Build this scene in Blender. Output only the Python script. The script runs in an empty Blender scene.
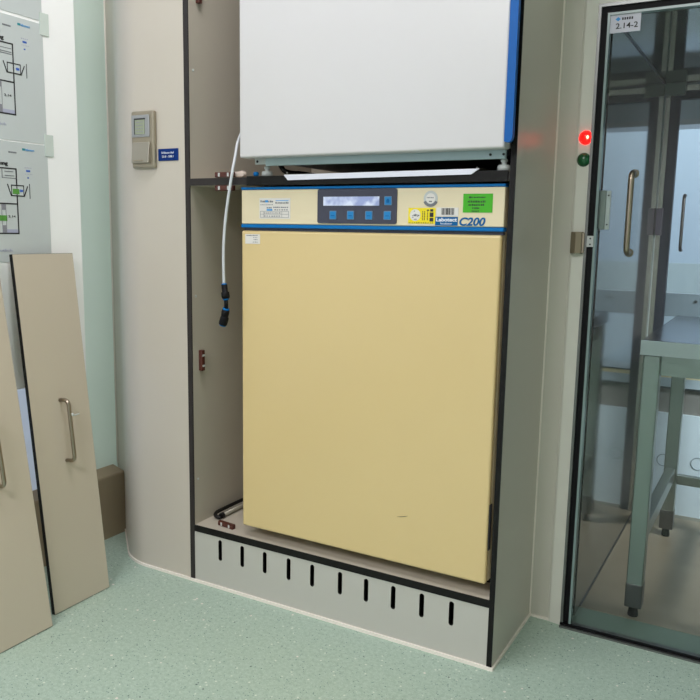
import bpy, bmesh, math, random
from mathutils import Vector, Matrix
random.seed(7)
C = bpy.context.scene.collection
R = math.radians

# ------------------------------------------------------------------ materials
def lin(c):
    out = []
    for v in c[:3]:
        v = v / 255
        out.append(v / 12.92 if v <= .04045 else ((v + .055) / 1.055) ** 2.4)
    return (*out, 1)

def mat(name, col, rough=.5, metal=0, var=.03, scale=30, coat=0, emit=None, stretch=None, bump=0, spec=.5):
    m = bpy.data.materials.new(name); m.use_nodes = True
    nt = m.node_tree; b = nt.nodes['Principled BSDF']
    c = lin(col)
    b.inputs['Roughness'].default_value = rough
    b.inputs['Metallic'].default_value = metal
    b.inputs['Coat Weight'].default_value = coat
    b.inputs['Coat Roughness'].default_value = .12
    b.inputs['Specular IOR Level'].default_value = spec
    tc = nt.nodes.new('ShaderNodeTexCoord')
    mp = nt.nodes.new('ShaderNodeMapping')
    if stretch: mp.inputs['Scale'].default_value = stretch
    nz = nt.nodes.new('ShaderNodeTexNoise'); nz.inputs['Scale'].default_value = scale; nz.inputs['Detail'].default_value = 4
    mx = nt.nodes.new('ShaderNodeMix'); mx.data_type = 'RGBA'
    mx.inputs[6].default_value = tuple(v * (1 - var) for v in c[:3]) + (1,)
    mx.inputs[7].default_value = tuple(min(1, v * (1 + var)) for v in c[:3]) + (1,)
    nt.links.new(tc.outputs['Object'], mp.inputs[0]); nt.links.new(mp.outputs[0], nz.inputs[0])
    nt.links.new(nz.outputs[0], mx.inputs[0]); nt.links.new(mx.outputs[2], b.inputs['Base Color'])
    if bump:
        bp = nt.nodes.new('ShaderNodeBump'); bp.inputs['Strength'].default_value = bump; bp.inputs['Distance'].default_value = .002
        nt.links.new(nz.outputs[0], bp.inputs['Height']); nt.links.new(bp.outputs[0], b.inputs['Normal'])
    if emit:
        b.inputs['Emission Color'].default_value = lin(emit[0]); b.inputs['Emission Strength'].default_value = emit[1]
    return m

def glass(name, tint, ior=1.45, rough=0.0, haze=0.0):
    m = bpy.data.materials.new(name); m.use_nodes = True
    nt = m.node_tree; nt.nodes.clear()
    out = nt.nodes.new('ShaderNodeOutputMaterial')
    tr = nt.nodes.new('ShaderNodeBsdfTransparent'); tr.inputs[0].default_value = (*tint, 1)
    gl = nt.nodes.new('ShaderNodeBsdfGlossy'); gl.inputs['Roughness'].default_value = rough
    fr = nt.nodes.new('ShaderNodeFresnel'); fr.inputs[0].default_value = ior
    mx = nt.nodes.new('ShaderNodeMixShader')
    # thin sheet: mirror only where a ray enters the glass, so the far face causes no total internal reflection
    ge = nt.nodes.new('ShaderNodeNewGeometry'); mu = nt.nodes.new('ShaderNodeMath'); mu.operation = 'MULTIPLY'
    iv = nt.nodes.new('ShaderNodeMath'); iv.operation = 'SUBTRACT'; iv.inputs[0].default_value = 1
    nt.links.new(ge.outputs['Backfacing'], iv.inputs[1]); nt.links.new(iv.outputs[0], mu.inputs[0]); nt.links.new(fr.outputs[0], mu.inputs[1])
    nt.links.new(mu.outputs[0], mx.inputs[0]); nt.links.new(tr.outputs[0], mx.inputs[1]); nt.links.new(gl.outputs[0], mx.inputs[2])
    last = mx
    if haze:
        df = nt.nodes.new('ShaderNodeBsdfDiffuse'); df.inputs[0].default_value = (.7, .74, .73, 1)
        m2 = nt.nodes.new('ShaderNodeMixShader'); m2.inputs[0].default_value = haze
        nt.links.new(mx.outputs[0], m2.inputs[1]); nt.links.new(df.outputs[0], m2.inputs[2]); last = m2
    nt.links.new(last.outputs[0], out.inputs[0])
    return m

M = {}
M['hpl'] = mat('warm_grey_laminate', (196, 188, 176), .33, var=.02, scale=3)
M['hpl_in'] = mat('inner_laminate', (186, 178, 164), .42, var=.03, scale=4)
M['plinth'] = mat('plinth_laminate', (188, 186, 178), .35, var=.02, scale=3)
M['door_hpl'] = mat('door_laminate', (198, 186, 168), .42, var=.015, scale=3)
M['black'] = mat('black_core', (17, 16, 15), .5, var=.15, scale=60, spec=.25)
M['core'] = mat('dark_core_edge', (47, 43, 42), .5, var=.2, scale=60, spec=.3)
M['seal'] = mat('white_sealant', (238, 230, 220), .5)
M['door_wall'] = mat('wall_paint', (197, 193, 181), .5, var=.015, scale=4)
M['jamb'] = mat('jamb_paint', (221, 220, 210), .45, var=.015, scale=4)
M['ceil'] = mat('ceiling_paint', (236, 234, 234), .8)
M['white_wall'] = mat('room_wall_paint', (226, 224, 224), .7)
M['wall_side'] = mat('side_wall_paint', (186, 198, 186), .7)
M['tube_metal'] = mat('dull_grey_tube', (150, 146, 132), .4, .4)
M['board'] = mat('white_board_enamel', (250, 250, 250), .25, var=.01, coat=.3)
M['green'] = mat('mint_wall_glass', (224, 247, 232), .35, var=.02, scale=6, coat=.5)
M['bluewhite'] = mat('pale_blue_wall_panel', (205, 212, 222), .3, var=.02, coat=.3)
M['guard'] = mat('taupe_guard_rail', (152, 136, 112), .5, var=.07, scale=40, stretch=(1, 1, .05))
M['guardtop'] = mat('taupe_guard_top', (156, 142, 122), .45, var=.05, scale=40)
M['steel'] = mat('brushed_steel', (176, 174, 168), .26, 1, var=.06, scale=60, stretch=(1, 1, .03))
M['handle'] = mat('satin_steel_handle', (160, 148, 132), .28, 1, var=.04)
M['mirror'] = mat('chamber_steel', (150, 149, 143), .07, .82, var=.08, scale=40, stretch=(1, 1, .03))
M['steel_floor'] = mat('chamber_floor_steel', (150, 140, 122), .38, .45, var=.12, scale=14, bump=.05)
M['steel_dark'] = mat('dark_steel', (95, 95, 95), .35, .9, var=.1)
M['table_top'] = mat('table_top_steel', (88, 97, 108), .2, 1, var=.05, scale=40, stretch=(.05, 1, 1))
M['table'] = mat('table_steel', (142, 150, 146), .34, 1, var=.06, scale=50, stretch=(1, 1, .04))
M['table_edge'] = mat('table_edge_steel', (168, 176, 176), .4, .85, var=.04, scale=50)
M['silver'] = mat('silver_anodised', (120, 122, 120), .35, .9)
M['gasket'] = mat('black_gasket', (8, 8, 11), .6, spec=.2)
M['navy'] = mat('dark_blue_gasket', (28, 36, 52), .4, .2, var=.1)
M['cream'] = mat('cream_enamel', (226, 212, 178), .32, var=.015, scale=3, coat=.2)
M['yellow'] = mat('yellowed_cream_enamel', (216, 192, 138), .32, var=.025, scale=2.5, coat=.2)
M['blue'] = mat('blue_trim', (0, 106, 174), .5, spec=.2)
M['blue_grip'] = mat('blue_grip', (0, 86, 160), .45, spec=.25, var=.04)
M['slate'] = mat('slate_keypad', (58, 60, 76), .45, var=.04, scale=80)
M['key'] = mat('blue_key', (8, 122, 186), .4)
M['keyrim'] = mat('blue_grey_key_rim', (98, 130, 160), .4)
M['ink'] = mat('black_ink', (34, 34, 38), .6)
M['greyink'] = mat('grey_ink', (112, 114, 120), .6)
M['hatch'] = mat('grey_fill', (134, 134, 142), .6, var=.25, scale=900)
M['lav'] = mat('lavender_fill', (166, 168, 190), .6)
M['blueink'] = mat('blue_ink', (60, 100, 190), .6)
M['tealink'] = mat('teal_ink', (40, 140, 150), .6)
M['cyanink'] = mat('light_blue_ink', (60, 150, 215), .6)
M['textblue'] = mat('logo_blue', (0, 92, 150), .55, spec=.2)
M['paper'] = mat('grey_white_sheet', (196, 202, 202), .3, var=.015, scale=8, coat=.2)
M['label'] = mat('white_label', (222, 218, 212), .45)
M['labelgrey'] = mat('pale_grey_sign', (196, 196, 208), .45)
M['yellowlabel'] = mat('yellow_label', (238, 216, 10), .45)
M['greenlabel'] = mat('green_label', (62, 172, 8), .45)
M['greenprint'] = mat('green_print', (86, 150, 62), .5)
M['white'] = mat('white_enamel', (201, 199, 199), .3, var=.008, scale=3, coat=.2)
M['rail'] = mat('blue_grey_rail', (168, 186, 190), .35, .2, var=.03)
M['lightgrey'] = mat('light_grey_plastic', (190, 194, 192), .4)
M['brown'] = mat('brown_catch', (78, 36, 26), .4, var=.15, scale=150)
M['hose'] = mat('translucent_hose', (196, 200, 204), .3, var=.02)
M['sign'] = mat('blue_sign', (0, 44, 112), .6, spec=.2)
M['whiteink'] = mat('white_print', (225, 230, 238), .5)
M['champagne'] = mat('champagne_frame', (168, 158, 140), .35, .75, var=.04)
M['greyplastic'] = mat('grey_switch', (158, 160, 162), .4, .3)
M['lcdgreen'] = mat('olive_display', (148, 156, 134), .25)
M['steelrocker'] = mat('switch_rocker', (168, 162, 150), .35, .7, var=.04)
M['red'] = mat('red_lamp_lens', (200, 20, 16), .25, emit=((255, 10, 8), 3.2))
M['redcore'] = mat('red_lamp_core', (255, 150, 120), .25, emit=((255, 130, 95), 9))
M['greenlens'] = mat('green_lamp_lens', (6, 84, 44), .25)
M['latch'] = mat('bronze_latch', (140, 128, 108), .4, .6, var=.06)
M['frost'] = mat('grey_green_plate', (116, 128, 120), .4, .1)
M['mauve'] = mat('mauve_plate', (84, 80, 94), .4, .2)
M['bright_wall'] = mat('next_room_wall', (188, 202, 214), .5, var=.03)
M['dado'] = mat('next_room_dado', (182, 194, 194), .5)
M['panel_white'] = mat('white_base_panel', (238, 243, 246), .35, var=.02)
M['ledge'] = mat('grey_ledge', (138, 148, 154), .5)
M['side_steel'] = mat('pale_side_steel', (190, 190, 184), .4, .25, var=.04)
M['tray_lip'] = mat('tray_lip_shine', (240, 240, 250), .35, .3)  # the steel's shine is put into this near-white base colour
M['bead'] = mat('corner_bead_grey', (150, 160, 164), .5)
M['soffit'] = mat('next_room_soffit', (190, 198, 202), .6)
M['tan'] = mat('grey_brown_panel', (140, 132, 124), .5, var=.06)
M['creamstrip'] = mat('cream_strip', (236, 214, 168), .5)
M['plug'] = mat('pale_plug_rim', (150, 160, 166), .4)
M['pvc'] = mat('green_grey_sill', (98, 118, 107), .35)
M['tissue'] = mat('pale_pink_scrap', (222, 204, 192), .8)
M['diffuser'] = mat('lamp_diffuser', (250, 250, 250), .5, emit=((255, 250, 240), 2.2))
M['lcd'] = None

def lcd_mat():
    m = bpy.data.materials.new('lcd_screen'); m.use_nodes = True
    nt = m.node_tree; b = nt.nodes['Principled BSDF']
    tc = nt.nodes.new('ShaderNodeTexCoord'); nz = nt.nodes.new('ShaderNodeTexNoise'); nz.inputs['Scale'].default_value = 34
    cr = nt.nodes.new('ShaderNodeValToRGB')
    cr.color_ramp.elements[0].position = .38; cr.color_ramp.elements[0].color = lin((150, 162, 206))
    cr.color_ramp.elements[1].position = .62; cr.color_ramp.elements[1].color = lin((214, 222, 242))
    nt.links.new(tc.outputs['Object'], nz.inputs[0]); nt.links.new(nz.outputs[0], cr.inputs[0])
    nt.links.new(cr.outputs[0], b.inputs['Base Color'])
    b.inputs['Roughness'].default_value = .15
    nt.links.new(cr.outputs[0], b.inputs['Emission Color']); b.inputs['Emission Strength'].default_value = .12
    return m
M['lcd'] = lcd_mat()

def floor_mat():
    m = bpy.data.materials.new('mint_terrazzo_vinyl'); m.use_nodes = True
    nt = m.node_tree; b = nt.nodes['Principled BSDF']; L = nt.links.new
    tc = nt.nodes.new('ShaderNodeTexCoord')
    def noise(s, d=3):
        n = nt.nodes.new('ShaderNodeTexNoise'); n.inputs['Scale'].default_value = s; n.inputs['Detail'].default_value = d
        L(tc.outputs['Object'], n.inputs[0]); return n
    def mix(fac, a, bb):
        x = nt.nodes.new('ShaderNodeMix'); x.data_type = 'RGBA'
        L(fac, x.inputs[0])
        if isinstance(a, tuple): x.inputs[6].default_value = a
        else: L(a, x.inputs[6])
        if isinstance(bb, tuple): x.inputs[7].default_value = bb
        else: L(bb, x.inputs[7])
        return x.outputs[2]
    def ramp(src, p0, p1):
        r = nt.nodes.new('ShaderNodeValToRGB'); r.color_ramp.elements[0].position = p0; r.color_ramp.elements[1].position = p1
        L(src, r.inputs[0]); return r.outputs[0]
    base = mix(ramp(noise(95, 5).outputs[0], .35, .65), lin((154, 175, 160)), lin((171, 190, 176)))
    base = mix(ramp(noise(260, 2).outputs[0], .56, .64), base, lin((182, 198, 186)))
    def specks(scale, thr, soft, col, base):
        v = nt.nodes.new('ShaderNodeTexVoronoi'); v.inputs['Scale'].default_value = scale
        L(tc.outputs['Object'], v.inputs[0])
        sp = nt.nodes.new('ShaderNodeSeparateColor'); L(v.outputs['Color'], sp.inputs[0])
        a = nt.nodes.new('ShaderNodeMath'); a.operation = 'LESS_THAN'; a.inputs[1].default_value = thr; L(sp.outputs[0], a.inputs[0])
        d = nt.nodes.new('ShaderNodeMath'); d.operation = 'LESS_THAN'; d.inputs[1].default_value = soft; L(v.outputs['Distance'], d.inputs[0])
        p = nt.nodes.new('ShaderNodeMath'); p.operation = 'MULTIPLY'; L(a.outputs[0], p.inputs[0]); L(d.outputs[0], p.inputs[1])
        return mix(p.outputs[0], base, col)
    base = specks(170, .06, .32, lin((104, 130, 120)), base)
    base = specks(230, .05, .32, lin((90, 116, 110)), base)
    base = specks(110, .05, .32, lin((206, 214, 200)), base)
    base = specks(60, .02, .22, lin((222, 216, 206)), base)
    base = specks(75, .02, .17, lin((52, 66, 68)), base)
    L(base, b.inputs['Base Color']); b.inputs['Roughness'].default_value = .42
    return m
M['floor'] = floor_mat()
M['pane'] = glass('clear_door_glass', (.93, .96, .955), 1.5)
M['pane_far'] = glass('far_door_glass', (.90, .94, .97), 1.4)
def milk(name, col, share, rough=.35):
    m = mat(name, col, rough, var=.015, scale=5, coat=.4)
    nt = m.node_tree; b = nt.nodes['Principled BSDF']; out = nt.nodes['Material Output']
    tl = nt.nodes.new('ShaderNodeBsdfTranslucent'); tl.inputs[0].default_value = lin(col)
    mx = nt.nodes.new('ShaderNodeMixShader'); mx.inputs[0].default_value = share
    nt.links.new(b.outputs[0], mx.inputs[1]); nt.links.new(tl.outputs[0], mx.inputs[2]); nt.links.new(mx.outputs[0], out.inputs[0])
    return m
M['green'] = milk('mint_frosted_glass', (226, 236, 229), .35)
M['bluewhite_pane'] = milk('pale_blue_frosted_glass', (226, 232, 242), .5)
M['acrylic'] = mat('clear_green_clip', (202, 212, 206), .2, coat=.5)
M['paneedge'] = mat('pale_glass_edge', (128, 148, 146), .2)

# ------------------------------------------------------------------ builder
class MB:
    def __init__(s): s.bm = bmesh.new()
    def _tag(s, faces, mi):
        for f in faces: f.material_index = mi
    def box(s, a, b, bev=0, mi=0, seg=2, side=None, side_axis=None):
        bm = s.bm; x0, y0, z0 = [min(p, q) for p, q in zip(a, b)]; x1, y1, z1 = [max(p, q) for p, q in zip(a, b)]
        v = [bm.verts.new(p) for p in ((x0,y0,z0),(x1,y0,z0),(x1,y1,z0),(x0,y1,z0),(x0,y0,z1),(x1,y0,z1),(x1,y1,z1),(x0,y1,z1))]
        fs = [bm.faces.new([v[i] for i in q]) for q in ((0,3,2,1),(4,5,6,7),(0,1,5,4),(1,2,6,5),(2,3,7,6),(3,0,4,7))]
        names = ('-z','+z','-y','+x','+y','-x')
        for n, f in zip(names, fs):
            f.material_index = mi
            if side is not None and n in side_axis: f.material_index = side
        if bev:
            es = list({e for f in fs for e in f.edges})
            bmesh.ops.bevel(bm, geom=es, offset=bev, segments=seg, affect='EDGES', profile=.5)
        return s
    def prism(s, pts, axis, h0, h1, mi=0, bev=0):
        """polygon pts (2D) extruded along axis ('x','y','z') between h0 and h1"""
        def P(p, h): return (h, p[0], p[1]) if axis == 'x' else ((p[0], h, p[1]) if axis == 'y' else (p[0], p[1], h))
        bm = s.bm
        a = [bm.verts.new(P(p, h0)) for p in pts]; b = [bm.verts.new(P(p, h1)) for p in pts]
        n = len(pts); fs = [bm.faces.new(a[::-1]), bm.faces.new(b)]
        for i in range(n): fs.append(bm.faces.new((a[i], a[(i+1) % n], b[(i+1) % n], b[i])))
        s._tag(fs, mi)
        if bev:
            es = list({e for f in fs for e in f.edges})
            bmesh.ops.bevel(bm, geom=es, offset=bev, segments=2, affect='EDGES', profile=.5)
        return s
    def tube(s, pts, r, seg=12, mi=0, caps=True):
        bm = s.bm; pts = [Vector(p) for p in pts]; n = len(pts)
        rs = r if isinstance(r, (list, tuple)) else [r] * n
        up = None; rings = []
        for i, p in enumerate(pts):
            t = (pts[min(i+1, n-1)] - pts[max(i-1, 0)])
            if t.length < 1e-9: t = rings_t
            t.normalize(); rings_t = t
            if up is None:
                up = t.orthogonal().normalized()
            up = (up - t * up.dot(t)).normalized(); w = t.cross(up)
            rings.append([bm.verts.new(p + (up * math.cos(2*math.pi*k/seg) + w * math.sin(2*math.pi*k/seg)) * rs[i]) for k in range(seg)])
        for a, b in zip(rings, rings[1:]):
            for k in range(seg):
                f = bm.faces.new((a[k], a[(k+1) % seg], b[(k+1) % seg], b[k])); f.smooth = True; f.material_index = mi
        if caps:
            bm.faces.new(rings[0][::-1]).material_index = mi; bm.faces.new(rings[-1]).material_index = mi
        return s
    def cyl(s, a, b, r, seg=20, mi=0): return s.tube([a, b], r, seg, mi)
    def lathe(s, base, axis, prof, seg=24, mi=0):
        """profile [(radius, height)] along axis from base"""
        ax = Vector(axis).normalized(); base = Vector(base)
        return s.tube([base + ax * h for _, h in prof], [max(q, 1e-5) for q, _ in prof], seg, mi)
    def build(s, name, m, parent=None, org=None, smooth=False):
        bmesh.ops.recalc_face_normals(s.bm, faces=s.bm.faces)
        me = bpy.data.meshes.new(name); s.bm.to_mesh(me); s.bm.free()
        for x in (m if isinstance(m, (list, tuple)) else [m]): me.materials.append(M[x] if isinstance(x, str) else x)
        o = bpy.data.objects.new(name, me); C.objects.link(o)
        if org is None and parent is not None:
            org = rootloc(parent)
        if org is not None: me.transform(Matrix.Translation(-Vector(org)))
        if parent is not None: o.parent = parent
        elif org is not None: o.location = org
        if smooth:
            for p in me.polygons: p.use_smooth = True
        return o

LOC = {}
def rootloc(o):
    while o.parent is not None: o = o.parent
    return LOC.get(o.name, Vector((0, 0, 0)))

def smooth_path(pts, n=8):
    P = [Vector(p) for p in pts]; out = []
    for i in range(len(P) - 1):
        a, b, c, d = P[max(i-1, 0)], P[i], P[i+1], P[min(i+2, len(P)-1)]
        for k in range(n):
            t = k / n
            out.append(.5 * ((2*b) + (c-a)*t + (2*a-5*b+4*c-d)*t*t + (3*b-a-3*c+d)*t**3))
    out.append(P[-1]); return out

def tag(o, label, cat, group=None):
    o['label'] = label; o['category'] = cat
    if group: o['group'] = group
    return o
def thing(name, loc, label, cat, group=None):
    o = bpy.data.objects.new(name, None); C.objects.link(o); o.location = loc; o.empty_display_size = .05
    LOC[o.name] = Vector(loc)
    return tag(o, label, cat, group)
def struct(o): o['kind'] = 'structure'; return o
def lab(o, t): o['label'] = t; return o

def text(body, size, pos, face, m, parent, name, bold=0, shear=0, align='LEFT', width=None, depth=.0004):
    cu = bpy.data.curves.new(name, 'FONT'); cu.body = body; cu.size = size; cu.align_x = align; cu.offset = bold; cu.shear = shear
    cu.extrude = depth; cu.resolution_u = 4
    t = bpy.data.objects.new('tmp', cu); C.objects.link(t)
    bpy.context.view_layer.update()
    me = bpy.data.meshes.new_from_object(t.evaluated_get(bpy.context.evaluated_depsgraph_get()))
    bpy.data.objects.remove(t); bpy.data.curves.remove(cu)
    if width:
        xs = [v.co.x for v in me.vertices]; w = max(xs) - min(xs); me.transform(Matrix.Scale(width / w, 4, (1, 0, 0)))
    rot = Matrix.Rotation(R(90), 4, 'X') if face == '-y' else Matrix.Rotation(R(90), 4, 'Z') @ Matrix.Rotation(R(90), 4, 'X')
    me.transform(Matrix.Translation(Vector(pos) - rootloc(parent)) @ rot)
    me.materials.clear(); me.materials.append(M[m])
    o = bpy.data.objects.new(name, me); C.objects.link(o); o.parent = parent
    return o

# ------------------------------------------------------------------ camera
cam = bpy.data.cameras.new('camera'); co = bpy.data.objects.new('camera', cam); C.objects.link(co)
yaw, pit, roll, fpx = 5.09233374e-01, 1.52729355e-01, -1.80359995e-02, 769.385784
cy, sy, cp, sp, cr, sr = math.cos(yaw), math.sin(yaw), math.cos(pit), math.sin(pit), math.cos(roll), math.sin(roll)
f = Vector((-sy*cp, cy*cp, -sp)); r = Vector((cy, sy, 0)); d = f.cross(r)
r2 = cr*r + sr*d; d2 = -sr*r + cr*d
co.matrix_world = Matrix(((r2.x, -d2.x, -f.x, 0), (r2.y, -d2.y, -f.y, 0), (r2.z, -d2.z, -f.z, 1.10), (0, 0, 0, 1)))
cam.sensor_width = 36; cam.lens = fpx / 700 * 36; cam.clip_start = .02
bpy.context.scene.camera = co

# ------------------------------------------------------------------ the room
H = 2.7
struct(MB().box((-2.3, -3.0, -.05), (2.2, 2.10, 0)).build('floor', 'floor'))
struct(MB().box((-2.3, -3.0, H), (2.2, 2.7, H+.05)).build('ceiling', 'ceil'))
struct(MB().box((-2.3, -3.05, 0), (2.2, -3.0, H)).build('wall_rear', 'white_wall'))
struct(MB().box((1.3, -3.0, 0), (1.35, 2.10, H)).build('wall_right', 'wall_side'))
# left wall: pale panel, then a mint glass strip up to the cladding
wl = struct(MB().box((-2.090, -3.0, 0), (-2.075, 1.72, H)).build('wall_left', 'bluewhite_pane'))
struct(MB().box((-2.090, 1.72, 0), (-2.075, 2.05, H)).build('wall_left_glass', 'green'))
# guard rail along its foot: bevelled top
gp = [(-2.075, 0), (-2.018, 0), (-2.018, .224), (-2.0205, .229), (-2.073, .244), (-2.075, .244)]
def gpoly(s, y0, y1):
    return s.prism([(p[0], p[1]) for p in gp], 'y', y0, y1)
struct(gpoly(MB(), -2.9, 1.952).build('baseboard_left', 'guard'))
# curved wall cladding left of the cabinet
pa = [(-1.5485, 1.768)]
A = Vector((-1.812, 1.768)); T = .080; R0 = T / math.tan(R(20.85))
c0 = Vector((A.x + T, 1.768 + R0))
pa.append((c0.x, 1.768))
for k in range(1, 13):
    a = R(-90) - R(41.7) * k / 12
    pa.append((c0.x + R0 * math.cos(a), c0.y + R0 * math.sin(a)))
e = Vector(pa[-1]); dv = Vector((-.747, .665))
pa.append((-2.018, 1.952)); pa.append((-2.075, 1.976))
def offset_poly(pts, t):
    out = []
    for i in range(len(pts)):
        a = Vector(pts[max(i-1, 0)]); b = Vector(pts[min(i+1, len(pts)-1)])
        n = (b - a).normalized(); n = Vector((n.y, -n.x))
        out.append(tuple(Vector(pts[i]) + n * t))
    return out
back = offset_poly(pa, .014)
# make sure the offset goes to the rear (+y)
if back[0][1] < pa[0][1]: back = offset_poly(pa, -.014)
clad = MB(); clad.prism(pa + back[::-1], 'z', 0, H)
o = struct(clad.build('wall_front', 'hpl'))
for p in o.data.polygons: p.use_smooth = True
o.data.set_sharp_from_angle(angle=R(25))
# white sealant beads: cladding foot, cladding edge, plinth foot, side panel foot, side panel joint
fr = offset_poly(pa, .004)
if fr[0][1] > pa[0][1]: fr = offset_poly(pa, -.004)
struct(MB().prism(pa + fr[::-1], 'z', 0, .009).build('trim_1', 'seal'))
ex = Vector(pa[-1])
struct(MB().cyl((ex.x + .003, ex.y - .003, .245), (ex.x + .003, ex.y - .003, H), .0032, 8).build('trim_2', 'seal'))
struct(MB().box((-1.553, 1.763, 0), (-.554, 1.768, .009)).build('trim_3', 'seal'))
struct(MB().box((-.558, 1.765, 0), (-.553, 2.105, .008)).build('trim_4', 'seal'))
struct(MB().box((-.558, 2.100, 0), (-.5545, 2.105, H)).build('trim_5', 'seal'))
struct(MB().box((-.554, 2.100, 0), (-.466, 2.105, .006)).build('trim_6', 'seal'))

# wall with the glass door
w = MB()
w.box((-.56, 2.105, 0), (-.502, 2.16, H))
w.box((-.502, 2.105, 1.676), (.47, 2.16, H))
w.box((.47, 2.105, 0), (1.3, 2.16, H))
struct(w.build('wall_door', 'door_wall'))
j = MB(); j.prism([(-.506, 2.106), (-.498, 2.098), (-.465, 2.093), (-.465, 2.16), (-.506, 2.16)], 'z', 0, H)
struct(j.build('trim_7', 'jamb'))
j = MB(); j.box((-.465, 2.096, 1.677), (.47, 2.13, H)); struct(j.build('trim_8', 'jamb'))

# ------------------------------------------------------------------ airlock behind the glass door
zc = 1.662
struct(MB().box((-.46, 2.17, 0), (-.443, 3.20, zc)).build('wall_airlock_left', 'mirror'))
struct(MB().box((1.25, 2.17, 0), (1.267, 3.20, zc)).build('wall_airlock_right', 'side_steel'))
struct(MB().box((-.46, 2.17, zc), (1.267, 3.25, zc + .02)).build('ceiling_airlock', 'mirror'))
struct(MB().box((-.46, 2.235, -.03), (1.267, 3.25, 0)).build('floor_airlock', 'steel_floor'))
s_ = MB(); s_.box((-.465, 2.115, -.03), (.47, 2.235, -.001))
struct(s_.build('trim_9', 'pvc'))
s_ = MB(); s_.box((-.465, 2.078, 0), (.47, 2.085, .006)); s_.box((-.465, 2.085, 0), (.47, 2.092, .012), mi=1); s_.box((-.465, 2.092, 0), (.47, 2.116, .008)); 
struct(s_.build('trim_10', ['silver', 'gasket']))

def arc_handle(x, y_wall, z0, z1, out, r=.0075):
    """tubular pull standing off a surface facing -y"""
    q = .018; yo = y_wall - out
    pts = [(x, y_wall, z1), (x, yo + q, z1)]
    for k in range(1, 7):
        a = R(90) * k / 6; pts.append((x, yo + q - q*math.sin(a), z1 - q + q*math.cos(a)))
    pts.append((x, yo, (z0+z1)/2))
    for k in range(0, 7):
        a = R(90) * k / 6; pts.append((x, yo + q - q*math.cos(a), z0 + q - q*math.sin(a)))
    pts.append((x, y_wall, z0))
    return MB().tube(pts, r, 14)

# near glass door (structure) with its parts
d1 = bpy.data.objects.new('door_1', None); C.objects.link(d1); d1.location = (-.465, 2.10, 0); LOC['door_1'] = Vector(d1.location); struct(d1)
def frame_ring(x0, x1, z0, z1, t, y0, y1, sides='ltr'):
    m = MB()
    if 'l' in sides: m.box((x0, y0, z0), (x0+t, y1, z1))
    if 'r' in sides: m.box((x1-t, y0, z0), (x1, y1, z1))
    if 't' in sides: m.box((x0+t, y0, z1-t), (x1-t, y1, z1))
    return m
frame_ring(-.465, .47, .012, 1.677, .007, 2.088, 2.13).build('door_frame', 'silver', d1)
frame_ring(-.458, .463, .012, 1.670, .016, 2.094, 2.125).build('gasket', 'gasket', d1)
frame_ring(-.442, .447, .012, 1.654, .006, 2.090, 2.110).build('glass_edge', 'paneedge', d1)
MB().box((-.436, 2.096, .012), (.441, 2.104, 1.648)).build('glass_pane', 'pane', d1)
h = arc_handle(-.351, 2.096, 1.059, 1.258, .045).build('handle', 'handle', d1)
MB().lathe((-.351, 2.096, 1.258), (0, -1, 0), [(.011, 0), (.011, .004), (.008, .006)]).build('handle_rosette', 'handle', h)
MB().lathe((-.351, 2.096, 1.059), (0, -1, 0), [(.011, 0), (.011, .004), (.008, .006)]).build('handle_rosette', 'handle', h)
hp = MB().box((-.458, 2.086, 1.071), (-.441, 2.094, 1.100), .001).build('strike_plate', 'lightgrey', d1)
for z in (1.078, 1.093): MB().cyl((-.449, 2.084, z), (-.449, 2.087, z), .0022, 8).build('screw', 'ink', hp)
sg = MB().box((-.438, 2.0945, 1.605), (-.363, 2.0958, 1.652)).build('sign', 'labelgrey', d1); lab(sg, 'pale grey room number sign 2.14-2')
text('2.14-2', .0185, (-.4225, 2.094, 1.6145), '-y', 'ink', d1, 'number', bold=.0002, width=.053).parent = sg
MB().prism([(-.424, 1.637), (-.417, 1.6425), (-.411, 1.637), (-.417, 1.6325)], 'y', 2.0935, 2.0945).build('logo', 'cyanink', sg)
m = MB()
for k in range(5): m.box((-.408 + k*.0056, 2.0939, 1.6345), (-.4042 + k*.0056, 2.0945, 1.6405))
m.build('print', 'ink', sg)
lb = MB().box((-.436, 2.108, 1.117), (-.420, 2.125, 1.218), .002).build('lock_box', 'frost', d1)
lp = MB().box((-.420, 2.110, 1.117), (-.409, 2.116, 1.217), .001).build('lock_plate', 'lightgrey', lb)
for z in (1.130, 1.205): MB().cyl((-.4145, 2.1085, z), (-.4145, 2.1105, z), .0022, 8).build('screw', 'ink', lp)


# far glass door
d2_ = bpy.data.objects.new('door_2', None); C.objects.link(d2_); d2_.location = (-.44, 3.20, 0); LOC['door_2'] = Vector(d2_.location); struct(d2_)
frame_ring(-.443, .45, 0, 1.655, .020, 3.17, 3.21).build('door_frame', 'steel', d2_)
frame_ring(-.423, .43, 0, 1.640, .034, 3.175, 3.205).build('gasket', 'navy', d2_)
MB().box((-.389, 3.185, .0), (.40, 3.195, 1.61)).build('glass_pane', 'pane_far', d2_)
MB().box((-.4427, 3.163, 0), (-.4398, 3.170, 1.655)).build('corner_bead', 'bead', d2_)
pl = MB().box((-.4425, 3.145, 1.618), (-.372, 3.168, 1.6615), .001).build('pivot_plate', 'frost', d2_); lab(pl, 'grey-green pivot plate')
h = arc_handle(-.346, 3.185, 1.052, 1.256, .04, .006).build('handle', 'steel_dark', d2_)
MB().box((-.458+.017, 3.15, 1.107), (-.418, 3.169, 1.208), .002).build('lock_plate', 'mauve', d2_)

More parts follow.
